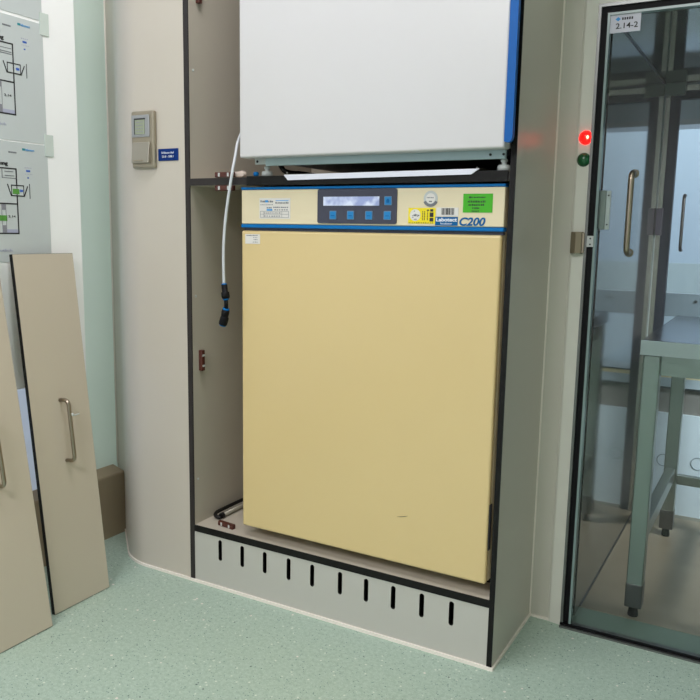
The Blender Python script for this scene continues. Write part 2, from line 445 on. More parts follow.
# what stands right behind the far glass: a panelled base and the bright room
bz = [(0, .41, 'panel_white'), (.41, .512, 'tan'), (.512, .552, 'soffit'), (.552, .568, 'creamstrip'), (.568, .60, 'bluewhite'), (.60, .795, 'bright_wall'), (.795, .885, 'ledge')]
wb = MB()
for k, (a, b, mm) in enumerate(bz): wb.box((-.45, 3.225 + (.012 if mm == 'tan' else 0), a), (.46, 3.26, b), mi=k)
wb.box((-.45, 3.222, .509), (.46, 3.24, .516), mi=7); wb.box((-.45, 3.222, .568), (.46, 3.24, .573), mi=7)
struct(wb.build('wall_airlock_back', [b[2] for b in bz] + ['steel_dark']))
for k, (px, pz) in enumerate(((-.525+.02, .218), (-.352, .217), (-.226, .221), (-.09, .221))):
    if px < -.45: continue
    m = MB(); n = 20
    m.tube([(px + .024*math.cos(2*math.pi*i/n), 3.2235, pz + .024*math.sin(2*math.pi*i/n)) for i in range(n+1)], .0014, 6, caps=False)
    struct(m.build('trim_%d' % (11 + k), 'plug'))
struct(MB().cyl((-.283, 3.221, .857), (-.283, 3.227, .857), .006, 12).build('trim_15', 'steel_dark'))
nr = MB(); nr.box((-2.2, 5.6, 0), (1.8, 5.65, H)); struct(nr.build('wall_next_room', 'bright_wall'))
struct(MB().box((-2.2, 3.26, -.05), (1.8, 5.6, 0)).build('floor_next_room', 'bluewhite'))
struct(MB().box((-2.2, 3.26, H), (1.8, 5.65, H+.05)).build('ceiling_next_room', 'ceil'))
struct(MB().box((-2.25, 3.26, 0), (-2.2, 5.65, H)).build('wall_next_room_left', 'bright_wall'))
struct(MB().box((1.8, 3.26, 0), (1.85, 5.65, H)).build('wall_next_room_right', 'bright_wall'))
struct(MB().box((-2.2, 5.58, 0), (1.8, 5.6, .93)).build('wall_next_room_lower', 'dado'))
so = MB(); so.box((-.8, 3.28, 1.549), (.9, 3.42, 2.0)); struct(so.build('trim_16', 'soffit'))
so = MB(); so.box((-.8, 3.275, 1.527), (.9, 3.42, 1.549)); struct(so.build('trim_17', 'white'))

struct(MB().box((.45, 3.17, 0), (1.25, 3.21, zc)).build('wall_airlock_side', 'side_steel'))
struct(MB().box((-.443, 2.24, zc-.004), (-.440, 3.17, zc)).build('trim_18', 'steel_dark'))
struct(MB().box((-.443, 2.24, 0), (-.440, 3.17, .003)).build('trim_19', 'steel_dark'))
# steel table in the airlock
t = thing('steel_table', (-.17, 2.6, 0), 'brushed stainless steel table standing in the airlock behind the glass door', 'table')
x0, x1, ya, yb = -.323, -.02, 2.225, 3.01
MB().box((x0, ya, .778), (x1, yb, .82), .002).build('tabletop', ['table_top'], t)
MB().box((x0-.001, ya-.003, .779), (x1+.001, ya, .819)).build('front_edge', 'table_edge', t)
ap = MB(); ap.box((x0+.05, ya+.035, .72), (x1-.05, ya+.05, .777)); ap.box((x0+.05, yb-.05, .72), (x1-.05, yb-.035, .777))
ap.box((x0+.022, ya+.05, .72), (x0+.034, yb-.05, .777)); ap.box((x1-.034, ya+.05, .72), (x1-.022, yb-.05, .777))
ap.build('apron', 'table', t)
for lx in (x0+.005, x1-.05):
    for ly in (2.242, 2.948):
        lg = MB().box((lx, ly, .032), (lx+.045, ly+.045, .777), .003).build('leg', 'table', t)
        MB().lathe((lx+.022, ly+.022, 0), (0, 0, 1), [(.014, 0), (.015, .004), (.013, .02), (.012, .034)], 16).build('foot', 'gasket', lg)
        MB().box((lx-.001, ly-.001, .032), (lx+.046, ly+.046, .105), .003).build('leg_sleeve', 'steel_dark', lg)
for lx in (x0+.012, x1-.043): MB().box((lx, 2.287, .222), (lx+.032, 2.948, .268), .002).build('stretcher', 'table', t)
MB().box((x0+.05, 2.96, .205), (x1-.05, 2.985, .24), .002).build('stretcher', 'table', t)

# ------------------------------------------------------------------ built-in cabinet
cb = thing('tall_cabinet', (-1.05, 1.95, 0), 'built-in warm grey laminate cabinet with black edges, open front and two incubators inside', 'cabinet')
XL, XR, ZT = -1.5312, -.5715, H
MB().box((-1.541, 1.770, 0), (XL, 2.45, ZT)).build('side_panel', 'hpl_in', cb)
o = MB().box((-1.5485, 1.7665, .009), (XL, 1.770, ZT)).build('edge_band', 'core', cb)
MB().box((XR, 1.770, .008), (-.558, 2.45, ZT)).build('side_panel', 'hpl', cb)
MB().box((XR, 1.7665, .009), (-.558, 1.770, ZT)).build('edge_band', 'black', cb)
MB().box((XL, 2.43, .187), (XR, 2.45, ZT)).build('back_panel', 'hpl_in', cb)
bs = MB().box((XL, 1.770, .167), (XR, 2.43, .187)).build('shelf', 'hpl_in', cb)
MB().box((XL, 1.7665, .167), (XR, 1.770, .187)).build('edge_band', 'black', bs)
ms = MB().box((XL, 1.770, 1.224), (XR, 2.43, 1.244)).build('shelf', 'hpl_in', cb)
MB().box((XL, 1.7665, 1.224), (XR, 1.770, 1.244)).build('edge_band', 'core', ms)
er = MB().box((-1.323, 1.762, 1.2215), (-.575, 1.7664, 1.2465)).build('black_edge_strip', 'black', ms)  # black strip along part of the shelf's front edge
# plinth with ten rounded slots
sx = [-1.431, -1.347, -1.264, -1.179, -1.098, -1.006, -.923, -.840, -.756, -.672]
p = MB(); w2 = .0068; z0, z1 = .0912, .1578; yA, yB = 1.768, 1.780; last = XL
for x in sx:
    p.box((last, yA, .005), (x-w2, yB, .167))
    up = [(x-w2, .167), (x-w2, z1-w2)] + [(x - w2*math.cos(math.pi*k/8), z1-w2+w2*math.sin(math.pi*k/8)) for k in range(1, 8)] + [(x+w2, z1-w2), (x+w2, .167)]
    lo = [(x-w2, .005), (x-w2, z0+w2)] + [(x - w2*math.cos(math.pi*k/8), z0+w2-w2*math.sin(math.pi*k/8)) for k in range(1, 8)] + [(x+w2, z0+w2), (x+w2, .005)]
    p.prism(up, 'y', yA, yB); p.prism(lo, 'y', yA, yB); last = x + w2
p.box((last, yA, .005), (XR, yB, .167))
pn = p.build('plinth', ['plinth', 'black'], cb)
for q in pn.data.polygons:
    if abs(q.normal.y) < .9: q.material_index = 1
MB().box((XL, 1.80, .005), (XR, 1.81, .166)).build('slot_dark_sheet', 'black', cb)  # added black sheet, stands in for the darkness behind the slots

def catch(c, axes, name='door_catch'):
    """small brown two-pole catch; axes = (along, up, out) unit vectors"""
    u, v, n = [Vector(a) for a in axes]; c = Vector(c)
    m = MB(); L, Hh, D = .032, .0075, .014
    def bx(m, a0, a1, b0, b1, c0, c1, mi=0, bev=0):
        pts = []
        k = MB()
        k.box((a0, b0, c0), (a1, b1, c1), bev)
        for vv in k.bm.verts: vv.co = c + u*vv.co.x + v*vv.co.y + n*vv.co.z
        me = bpy.data.meshes.new('t'); 
        for ff in k.bm.faces: ff.material_index = mi
        k.bm.to_mesh(me); k.bm.free(); m.bm.from_mesh(me); bpy.data.meshes.remove(me)
    bx(m, -L, L, -Hh, Hh, 0, D, 0, .0025)
    o = m.build(name, 'brown', cb)
    for s in (-.016, .016):
        q = MB(); bx(q, s-.003, s+.003, -Hh*.7, Hh*.7, D-.001, D+.001); q.build('pole_pin', 'lightgrey', o)
    return o
catch((-1.402, 1.774, 1.2525), ((1,0,0),(0,0,1),(0,-1,0)))
catch((-1.402, 1.774, 1.2155), ((1,0,0),(0,0,1),(0,-1,0)))
catch((XL, 1.803, .703), ((0,0,1),(0,1,0),(1,0,0)))
catch((XL, 1.808, 1.768), ((0,0,1),(0,1,0),(1,0,0)))
catch((-1.434, 1.812, .1945), ((1,-.12,0),(0,0,1),(-.12,-1,0)))
for (yy, zz) in ((1.787, .90), (1.787, 1.55), (1.787, .33)):
    MB().lathe((XL, yy, zz), (1, 0, 0), [(.004, 0), (.004, .0012), (.002, .0018)], 12).build('peg_hole_cap', 'lightgrey', cb)

# black hose lying on the bottom shelf, with its rail
dh = thing('drain_hose', (-1.51, 1.90, .187), 'black bent hose beside a grey tube at the left of the bottom shelf', 'hose')
MB().tube(smooth_path([(-1.488, 1.842, .194), (-1.503, 1.838, .197), (-1.514, 1.852, .202), (-1.518, 1.90, .202), (-1.516, 2.05, .202), (-1.512, 2.20, .202)]), .006, 10).build('hose', 'black', dh)
MB().tube([(-1.494, 1.858, .196), (-1.492, 2.2, .196)], .0075, 10).build('tube', 'tube_metal', dh)
MB().tube([(-1.494, 1.850, .196), (-1.494, 1.862, .196)], .0095, 12).build('ferrule', 'black', dh)

sc = MB(); 
bmesh.ops.create_icosphere(sc.bm, subdivisions=3, radius=1)
for v in sc.bm.verts:
    n = v.co.copy(); k = 1 + .22*math.sin(5*n.x+2) * math.cos(6*n.y) + .12*math.sin(11*n.z)
    v.co = Vector((-1.366 + n.x*.022*k, 1.788 + n.y*.012*k, 1.2525 + n.z*.0105*k + .004*max(0, n.x)))
sc.build('paper_scrap', 'tissue', org=(-1.366, 1.788, 1.243), smooth=True)
tag(bpy.data.objects['paper_scrap'], 'small crumpled pale pink scrap on the middle shelf beside the brown catch', 'scrap')
pg = MB(); pg.lathe((-1.300, 1.776, 1.247), (0, 0, 1), [(.006, 0), (.008, .003), (.008, .009), (.005, .012)], 14)
o = pg.build('plug', 'blue', org=(-1.300, 1.776, 1.244)); tag(o, 'tiny blue plug on the middle shelf left of the white incubator foot', 'plug')

# ------------------------------------------------------------------ lower incubator
lo = thing('incubator', (-.967, 2.08, .187), 'cream yellow incubator with keypad and blue trim lines on the bottom shelf', 'incubator', 'incubators in the cabinet')
a, b = -1.349, -.583
MB().box((a+.004, 1.797, .222), (b-.004, 2.40, 1.214), .004).build('body', 'cream', lo)
dr = MB().box((a-.002, 1.775, .2215), (b-.004, 1.795, 1.098), .006, seg=3).build('door', 'yellow', lo); lab(dr, 'deep yellow blank door')
MB().prism([(-.838, .352), (-.826, .3545), (-.812, .3585), (-.805, .361), (-.812, .3575), (-.826, .3532)], 'y', 1.7743, 1.7752).build('scratch', 'ink', dr)
gp_ = MB().box((b-.0040, 1.778, .312), (b-.0005, 1.793, .432), .001).build('grip', 'ink', dr)
MB().box((a+.004, 1.783, 1.098), (b-.003, 1.797, 1.106)).build('door_gap', 'slate', lo)
MB().box((a, 1.774, 1.1165), (b, 1.797, 1.210), .002).build('control_panel', 'cream', lo)
MB().box((a-.001, 1.772, 1.106), (b+.001, 1.797, 1.1155), .0015).build('trim_line', 'blue', lo)
MB().box((a-.001, 1.772, 1.2105), (b+.001, 1.797, 1.2175), .0015).build('trim_line', 'blue', lo)
for x in (a+.06, b-.03):
    for y in (1.88, 2.36):
        MB().lathe((x, y, .187), (0, 0, 1), [(.017, 0), (.018, .006), (.012, .010), (.010, .036)], 16).build('foot', 'gasket', lo)
yf = 1.774
def rrect(x0, z0, x1, z1, r, n=5):
    pts = []
    for cx_, cz_, a0 in ((x1-r, z1-r, 0), (x0+r, z1-r, 90), (x0+r, z0+r, 180), (x1-r, z0+r, 270)):
        for k in range(n+1):
            q = R(a0 + 90*k/n); pts.append((cx_ + r*math.cos(q), cz_ + r*math.sin(q)))
    return pts
kp = MB().prism(rrect(-1.096, 1.1205, -.862, 1.2095, .006), 'y', yf-.003, yf).build('keypad', 'slate', lo)
MB().box((-1.077, yf-.0045, 1.1665), (-.911, yf-.003, 1.1895)).build('display', 'lcd', kp)
for x, z in ((-1.047, 1.142), (-.994, 1.142), (-.940, 1.142), (-.887, 1.142), (-.886, 1.1785)):
    k = MB().prism(rrect(x-.0105, z-.0112, x+.0105, z+.0112, .002), 'y', yf-.0045, yf-.003).build('key', 'keyrim', kp)
    MB().prism(rrect(x-.0088, z-.0095, x+.0088, z+.0095, .002), 'y', yf-.0052, yf-.0045).build('key_cap', 'key', k)
    y_ = yf-.0058
    if z > 1.16:
        MB().prism([(x-.004, z-.005), (x+.004, z-.005), (x+.004, z+.001), (x+.002, z+.005), (x-.002, z+.005), (x-.004, z+.001)], 'y', y_, y_+.0006).build('key_mark', 'textblue', k)
    else:
        MB().box((x-.005, y_, z-.002), (x+.005, y_+.0006, z-.0005)).build('key_mark', 'textblue', k)
def bars(m, x0, x1, z, n, h, y, gap=.25, seed=0, mi=0):
    rg = random.Random(seed); w = (x1-x0)/n
    for k in range(n):
        ww = w*(1-gap)*(.6+.4*rg.random()); m.box((x0+k*w, y-.0004, z), (x0+k*w+ww, y, z+h*(.7+.3*rg.random())), mi=mi)
# type plate
tp = MB().box((-1.287, yf-.0008, 1.131), (-1.184, yf, 1.187)).build('type_plate', 'label', lo)
y_ = yf-.0008
m = MB(); bars(m, -1.283, -1.240, 1.1755, 7, .006, y_, .08, 1); bars(m, -1.233, -1.189, 1.172, 9, .0045, y_, .2, 2); bars(m, -1.283, -1.240, 1.168, 9, .0025, y_, .3, 3)
bars(m, -1.262, -1.243, 1.159, 3, .005, y_, .1, 4); bars(m, -1.240, -1.189, 1.1605, 8, .0035, y_, .2, 5); bars(m, -1.236, -1.189, 1.154, 6, .003, y_, .3, 6)
for z in (1.1345, 1.143, 1.151): m.box((-1.284, y_-.0004, z), (-1.189, y_, z+.0008))
for x in (-1.284, -1.272, -1.212, -1.1895): m.box((x, y_-.0004, 1.1345), (x+.0008, y_, 1.1515))
bars(m, -1.270, -1.214, 1.1455, 9, .003, y_, .3, 7); bars(m, -1.270, -1.214, 1.137, 7, .003, y_, .35, 8)
m.build('print', 'greyink', tp)
m = MB(); m.box((-1.262, y_-.0005, 1.153), (-1.243, y_, 1.1575)); m.box((-1.267, y_-.0006, 1.1755), (-1.257, y_, 1.1815)); m.box((-1.232, y_-.0005, 1.179), (-1.190, y_, 1.181))
m.build('print', 'cyanink', tp)
# inventory sticker (its square code left out)
st = MB().box((-1.337, 1.7742, 1.061), (-1.286, 1.775, 1.088)).build('sticker', 'label', dr); lab(st, 'small white inventory sticker')
m = MB(); bars(m, -1.332, -1.292, 1.083, 7, .003, 1.7742, .1, 11); m.build('print', 'greyink', st)
m = MB(); bars(m, -1.309, -1.292, 1.0775, 3, .0022, 1.7742, .3, 12); bars(m, -1.307, -1.292, 1.0715, 3, .003, 1.7742, .3, 13); bars(m, -1.310, -1.291, 1.065, 3, .0022, 1.7742, .3, 14)
m.build('print', 'greyink', st)
# round seal
rs = MB().lathe((-.771, yf, 1.184), (0, -1, 0), [(.0185, 0), (.0185, .0008)], 32).build('seal_sticker', 'lightgrey', lo); lab(rs, 'round grey seal sticker')
MB().lathe((-.771, yf-.0008, 1.184), (0, -1, 0), [(.0125, 0), (.0125, .0004)], 28).build('print', 'label', rs)
m = MB(); 
pts = [(-.771 + .0205*math.cos(R(q)), 1.184 + .0205*math.sin(R(q))) for q in range(205, 336, 10)] + [(-.771 + .0135*math.cos(R(q)), 1.184 + .0135*math.sin(R(q))) for q in range(335, 204, -10)]
m.prism(pts, 'y', yf-.0014, yf-.0002); m.build('print', 'greyink', rs)
m = MB(); bars(m, -.781, -.761, 1.1845, 6, .003, yf-.0012, .2, 21); m.box((-.775, yf-.0016, 1.175), (-.767, yf-.0012, 1.178)); m.build('print', 'greyink', rs)
# yellow label
yl = MB().box((-.830, yf-.0008, 1.1225), (-.757, yf, 1.161)).build('yellow_label', 'yellowlabel', lo); lab(yl, 'yellow label with a white round test badge')
bd = MB().lathe((-.8115, yf-.0008, 1.1435), (0, -1, 0), [(.0145, 0), (.0145, .0004)], 28).build('badge', 'label', yl)
m = MB(); rg = random.Random(5)
for k in range(16):
    q, rr = rg.random()*6.28, rg.random()*.011; m.box((-.8115+rr*math.cos(q)-.0018, yf-.0015, 1.1435+rr*math.sin(q)-.0012), (-.8115+rr*math.cos(q)+.0018, yf-.0012, 1.1435+rr*math.sin(q)+.0006))
m.build('print', 'greyink', bd)
m = MB(); 
m.box((-.772, yf-.0012, 1.128), (-.762, yf-.0008, 1.137)); m.box((-.772, yf-.0012, 1.139), (-.762, yf-.0008, 1.150)); m.box((-.771, yf-.0012, 1.152), (-.763, yf-.0008, 1.158)); m.box((-.780, yf-.0012, 1.154), (-.774, yf-.0008, 1.157))
for x in (-.792, -.787, -.779):
    for k in range(6): m.box((x, yf-.0012, 1.131+k*.0038), (x+.0022, yf-.0008, 1.131+k*.0038+.0026))
bars(m, -.828, -.760, 1.1236, 14, .0022, yf-.0008, .4, 30); m.build('print', 'ink', yl)
# barcode label
bl = MB().box((-.754, yf-.0008, 1.141), (-.697, yf, 1.162)).build('barcode_label', 'label', lo)
m = MB(); rg = random.Random(3); x = -.741
while x < -.708:
    wv = rg.choice((.0008, .0014, .0022)); m.box((x, yf-.0012, 1.1445), (x+wv, yf-.0008, 1.1605)); x += wv + rg.choice((.0007, .0011, .0016))
m.build('print', 'ink', bl)
nb = MB().box((-.757, yf-.0008, 1.1185), (-.698, yf, 1.1395)).build('name_plate', 'textblue', lo); lab(nb, 'blue maker name plate')
text('Labotect', .0125, (-.755, yf-.0010, 1.1287), '-y', 'whiteink', lo, 'name', bold=.0004, width=.0545).parent = nb
text('Incubator', .007, (-.743, yf-.0010, 1.1213), '-y', 'whiteink', lo, 'name', width=.030).parent = nb
text('C200', .0265, (-.6965, yf-.0006, 1.1195), '-y', 'textblue', lo, 'model_number', bold=.0008, shear=.22, width=.066)
gl = MB().box((-.686, yf-.0008, 1.150), (-.612, yf, 1.1945)).build('green_label', 'greenlabel', lo); lab(gl, 'bright green test label')
m = MB(); bars(m, -.6655, -.630, 1.1845, 11, .003, yf-.0008, .15, 40); m.prism([(-.672, 1.186), (-.669, 1.189), (-.666, 1.186), (-.669, 1.183)], 'y', yf-.0013, yf-.0008)
bars(m, -.674, -.628, 1.1735, 11, .0055, yf-.0008, .3, 41); bars(m, -.672, -.631, 1.166, 9, .005, yf-.0008, .2, 42); bars(m, -.662, -.643, 1.1585, 5, .0045, yf-.0008, .15, 43); bars(m, -.663, -.644, 1.1515, 5, .0045, yf-.0008, .3, 44)
m.build('print', 'ink', gl)

# ------------------------------------------------------------------ upper incubator
up = thing('incubator', (-.93, 2.05, 1.244), 'white incubator with a blue grip strip on the middle shelf above the yellow one', 'incubator', 'incubators in the cabinet')
MB().box((-1.312, 1.765, 1.300), (-.583, 2.35, 2.25), .004).build('body', 'white', up)
ud = MB().box((-1.315, 1.72, 1.292), (-.5725, 1.762, 2.25), .005, seg=3).build('door', 'white', up)
gr = MB().prism([(-.5725, 2.25), (-.5725, 1.306), (-.566, 1.304), (-.560, 1.3045), (-.5555, 1.309), (-.5535, 1.317), (-.5535, 2.25)], 'y', 1.716, 1.730).build('grip', 'blue_grip', ud); lab(gr, 'blue grip strip')
ra = MB().box((-1.262, 1.766, 1.273), (-.584, 1.776, 1.299), .002).build('base_rail', 'rail', up)
for x in (-.62, -.588): MB().cyl((x, 1.763, 1.283), (x, 1.767, 1.283), .003, 10).build('rivet', 'ink', ra)
sr_ = MB().box((-1.300, 1.770, 1.278), (-1.2625, 1.776, 1.297), .001).build('bracket', 'lightgrey', up)
MB().cyl((-1.291, 1.7685, 1.286), (-1.291, 1.771, 1.286), .0035, 12).build('hole', 'ink', sr_)
MB().box((-1.26, 1.80, 1.285), (-.59, 2.30, 1.300)).build('underside', 'slate', up)
for x in (-1.268, -.592):
    for y in (1.784, 2.28):
        MB().lathe((x, y, 1.2465), (0, 0, 1), [(.0155, 0), (.0155, .009), (.0135, .0135), (.006, .014), (.006, .020), (.0085, .021), (.0085, .026), (.005, .027), (.005, .040)], 18).build('foot', 'lightgrey', up)
# drip tray under it
tr = thing('drip_tray', (-.92, 1.95, 1.246), 'shallow shiny steel tray lying under the white incubator', 'tray')
MB().prism([(-1.196, 1.2478), (-.643, 1.2515), (-.664, 1.2385), (-1.183, 1.2335)], 'y', 1.7575, 1.7615).build('front_lip', 'tray_lip', tr)
m = MB(); m.box((-1.19, 1.764, 1.247), (-.65, 2.2, 1.249)); m.box((-1.19, 1.764, 1.249), (-1.188, 2.2, 1.256)); m.box((-.652, 1.764, 1.249), (-.65, 2.2, 1.256)); m.build('pan', 'steel', tr)
m = MB(); m.tube(smooth_path([(-1.235, 1.80, 1.278), (-1.222, 1.80, 1.262), (-1.205, 1.81, 1.256), (-1.19, 1.84, 1.256), (-1.2, 1.95, 1.256), (-1.22, 2.1, 1.256)]), .007, 10)
o = m.build('power_cable', 'black', org=(-1.21, 1.85, 1.244)); tag(o, 'short black cable under the left end of the white incubator', 'cable')

# ------------------------------------------------------------------ air hose hanging over the shelf edge
ah = thing('air_hose', (-1.381, 1.735, .83), 'thin pale hose hanging over the shelf edge with black push-in couplings', 'hose')
hp_ = [(-1.335, 1.87, 1.56), (-1.352, 1.83, 1.44), (-1.374, 1.795, 1.352), (-1.364, 1.765, 1.30), (-1.360, 1.744, 1.248), (-1.3765, 1.738, 1.139), (-1.3835, 1.735, 1.042), (-1.382, 1.734, .945)]
MB().tube(smooth_path(hp_), .0042, 10).build('hose', 'hose', ah)
def link(pts, prof, name, m): 
    a_, b_ = Vector(pts[0]), Vector(pts[1]); L = (b_-a_).length
    return MB().lathe(a_, b_-a_, [(r_, t_*L) for r_, t_ in prof], 16).build(name, m, ah)
y_ = 1.734
c1 = link([(-1.381, y_, .945), (-1.3755, y_, .905)], [(.0085, 0), (.0085, .5), (.0115, .55), (.012, .85), (.010, 1)], 'coupling', 'gasket')
link([(-1.3815, y_, .948), (-1.381, y_, .943)], [(.0072, 0), (.0078, 1)], 'collar', 'blue')
link([(-1.3755, y_, .905), (-1.375, y_, .901)], [(.0085, 0), (.0085, 1)], 'collar', 'blue')
link([(-1.375, y_, .902), (-1.3745, y_, .876)], [(.0058, 0), (.0058, 1)], 'stem', 'gasket')
link([(-1.3745, y_, .8775), (-1.376, y_, .8725)], [(.0095, 0), (.0095, 1)], 'collar', 'blue')
link([(-1.376, y_, .873), (-1.381, y_, .850)], [(.0105, 0), (.0115, .3), (.0105, .9), (.009, 1)], 'elbow', 'gasket')
link([(-1.3785, y_, .856), (-1.3875, y_, .830)], [(.009, 0), (.0125, .25), (.0125, .8), (.0115, 1)], 'coupling', 'gasket')
link([(-1.3873, y_, .8305), (-1.3885, y_, .827)], [(.0105, 0), (.0095, 1)], 'collar', 'blue')

# ------------------------------------------------------------------ switch unit and blue sign on the cladding
sw = thing('wall_switch', (-1.701, 1.768, 1.277), 'champagne framed wall switch with small display on the cladding left of the cabinet', 'switch')
yw = 1.768
MB().box((-1.747, yw-.014, 1.277), (-1.655, yw, 1.443), .006, seg=3).build('frame', 'champagne', sw)
dm = MB().box((-1.742, yw-.017, 1.367), (-1.671, yw-.013, 1.431), .002).build('display_module', 'greyplastic', sw)
m = MB(); m.box((-1.726, yw-.0185, 1.375), (-1.688, yw-.0165, 1.419)); dd = m.build('display', 'lcdgreen', dm)
m = MB(); m.box((-1.728, yw-.019, 1.417), (-1.686, yw-.0165, 1.421)); m.box((-1.729, yw-.019, 1.375), (-1.726, yw-.0165, 1.421)); m.build('bezel', 'ink', dm)
m = MB()
for k in range(4): bars(m, -1.722, -1.692, 1.381 + k*.009, 5, .004, yw-.0185, .35, 60+k)
m.build('readout', 'hatch', dd)
rk = MB().prism([(yw-.013, 1.352), (yw-.018, 1.352), (yw-.025, 1.292), (yw-.013, 1.290)], 'x', -1.738, -1.670, bev=.0012).build('rocker', 'steelrocker', sw)
MB().box((-1.730, yw-.0262, 1.296), (-1.690, yw-.0225, 1.300), .001).build('light_strip', 'champagne', rk)
bsn = MB().box((-1.651, yw-.002, 1.297), (-1.573, yw, 1.332), .0008).build('wall_sign', 'sign', org=(-1.612, yw, 1.297))
tag(bsn, 'small blue sign with white lettering beside the wall switch', 'sign')
LOC[bsn.name] = Vector((-1.612, yw, 1.297))
text('Schleuse Auf', .0085, (-1.638, yw-.0024, 1.3175), '-y', 'whiteink', bsn, 'lettering', width=.048)
text('23.0 - 208.1', .0085, (-1.636, yw-.0024, 1.3065), '-y', 'whiteink', bsn, 'lettering', width=.044)

# ------------------------------------------------------------------ signal lamps and latch beside the glass door
def lamp(z, x, lens, label, core=None):
    yb = 2.0945
    o = thing('signal_lamp', (x, yb, z), label, 'lamp', 'signal lamps beside the glass door')
    MB().lathe((x, yb+.003, z), (0, -1, 0), [(.0178, 0), (.0178, .004), (.0165, .006)], 28).build('bezel', 'greenlens' if core is None else 'red', o)
    l = MB().lathe((x, yb-.002, z), (0, -1, 0), [(.0158, 0), (.015, .004), (.0115, .008), (.0055, .0105), (.001, .011)], 28).build('lens', lens, o)
    if core: MB().lathe((x+.004, yb-.0108, z), (0, -1, 0), [(.0062, -.001), (.005, .0012), (.0006, .002)], 16).build('glowing_core', core, l)
    return o
lamp(1.352, -.4785, 'red', 'lit red signal lamp on the door jamb', 'redcore')
lamp(1.296, -.4805, 'greenlens', 'unlit dark green signal lamp on the jamb just below the red one')
la = thing('door_latch', (-.485, 2.095, 1.052), 'bronze grey latch block on the jamb left of the glass door', 'latch')
m = MB(); m.prism([(-.503, 2.097), (-.499, 2.082), (-.485, 2.076), (-.470, 2.080), (-.467, 2.093)], 'z', 1.053, 1.110, bev=.002); m.build('block', 'latch', la)
MB().box((-.470, 2.083, 1.055), (-.464, 2.093, 1.108), .001).build('keeper', 'handle', la)

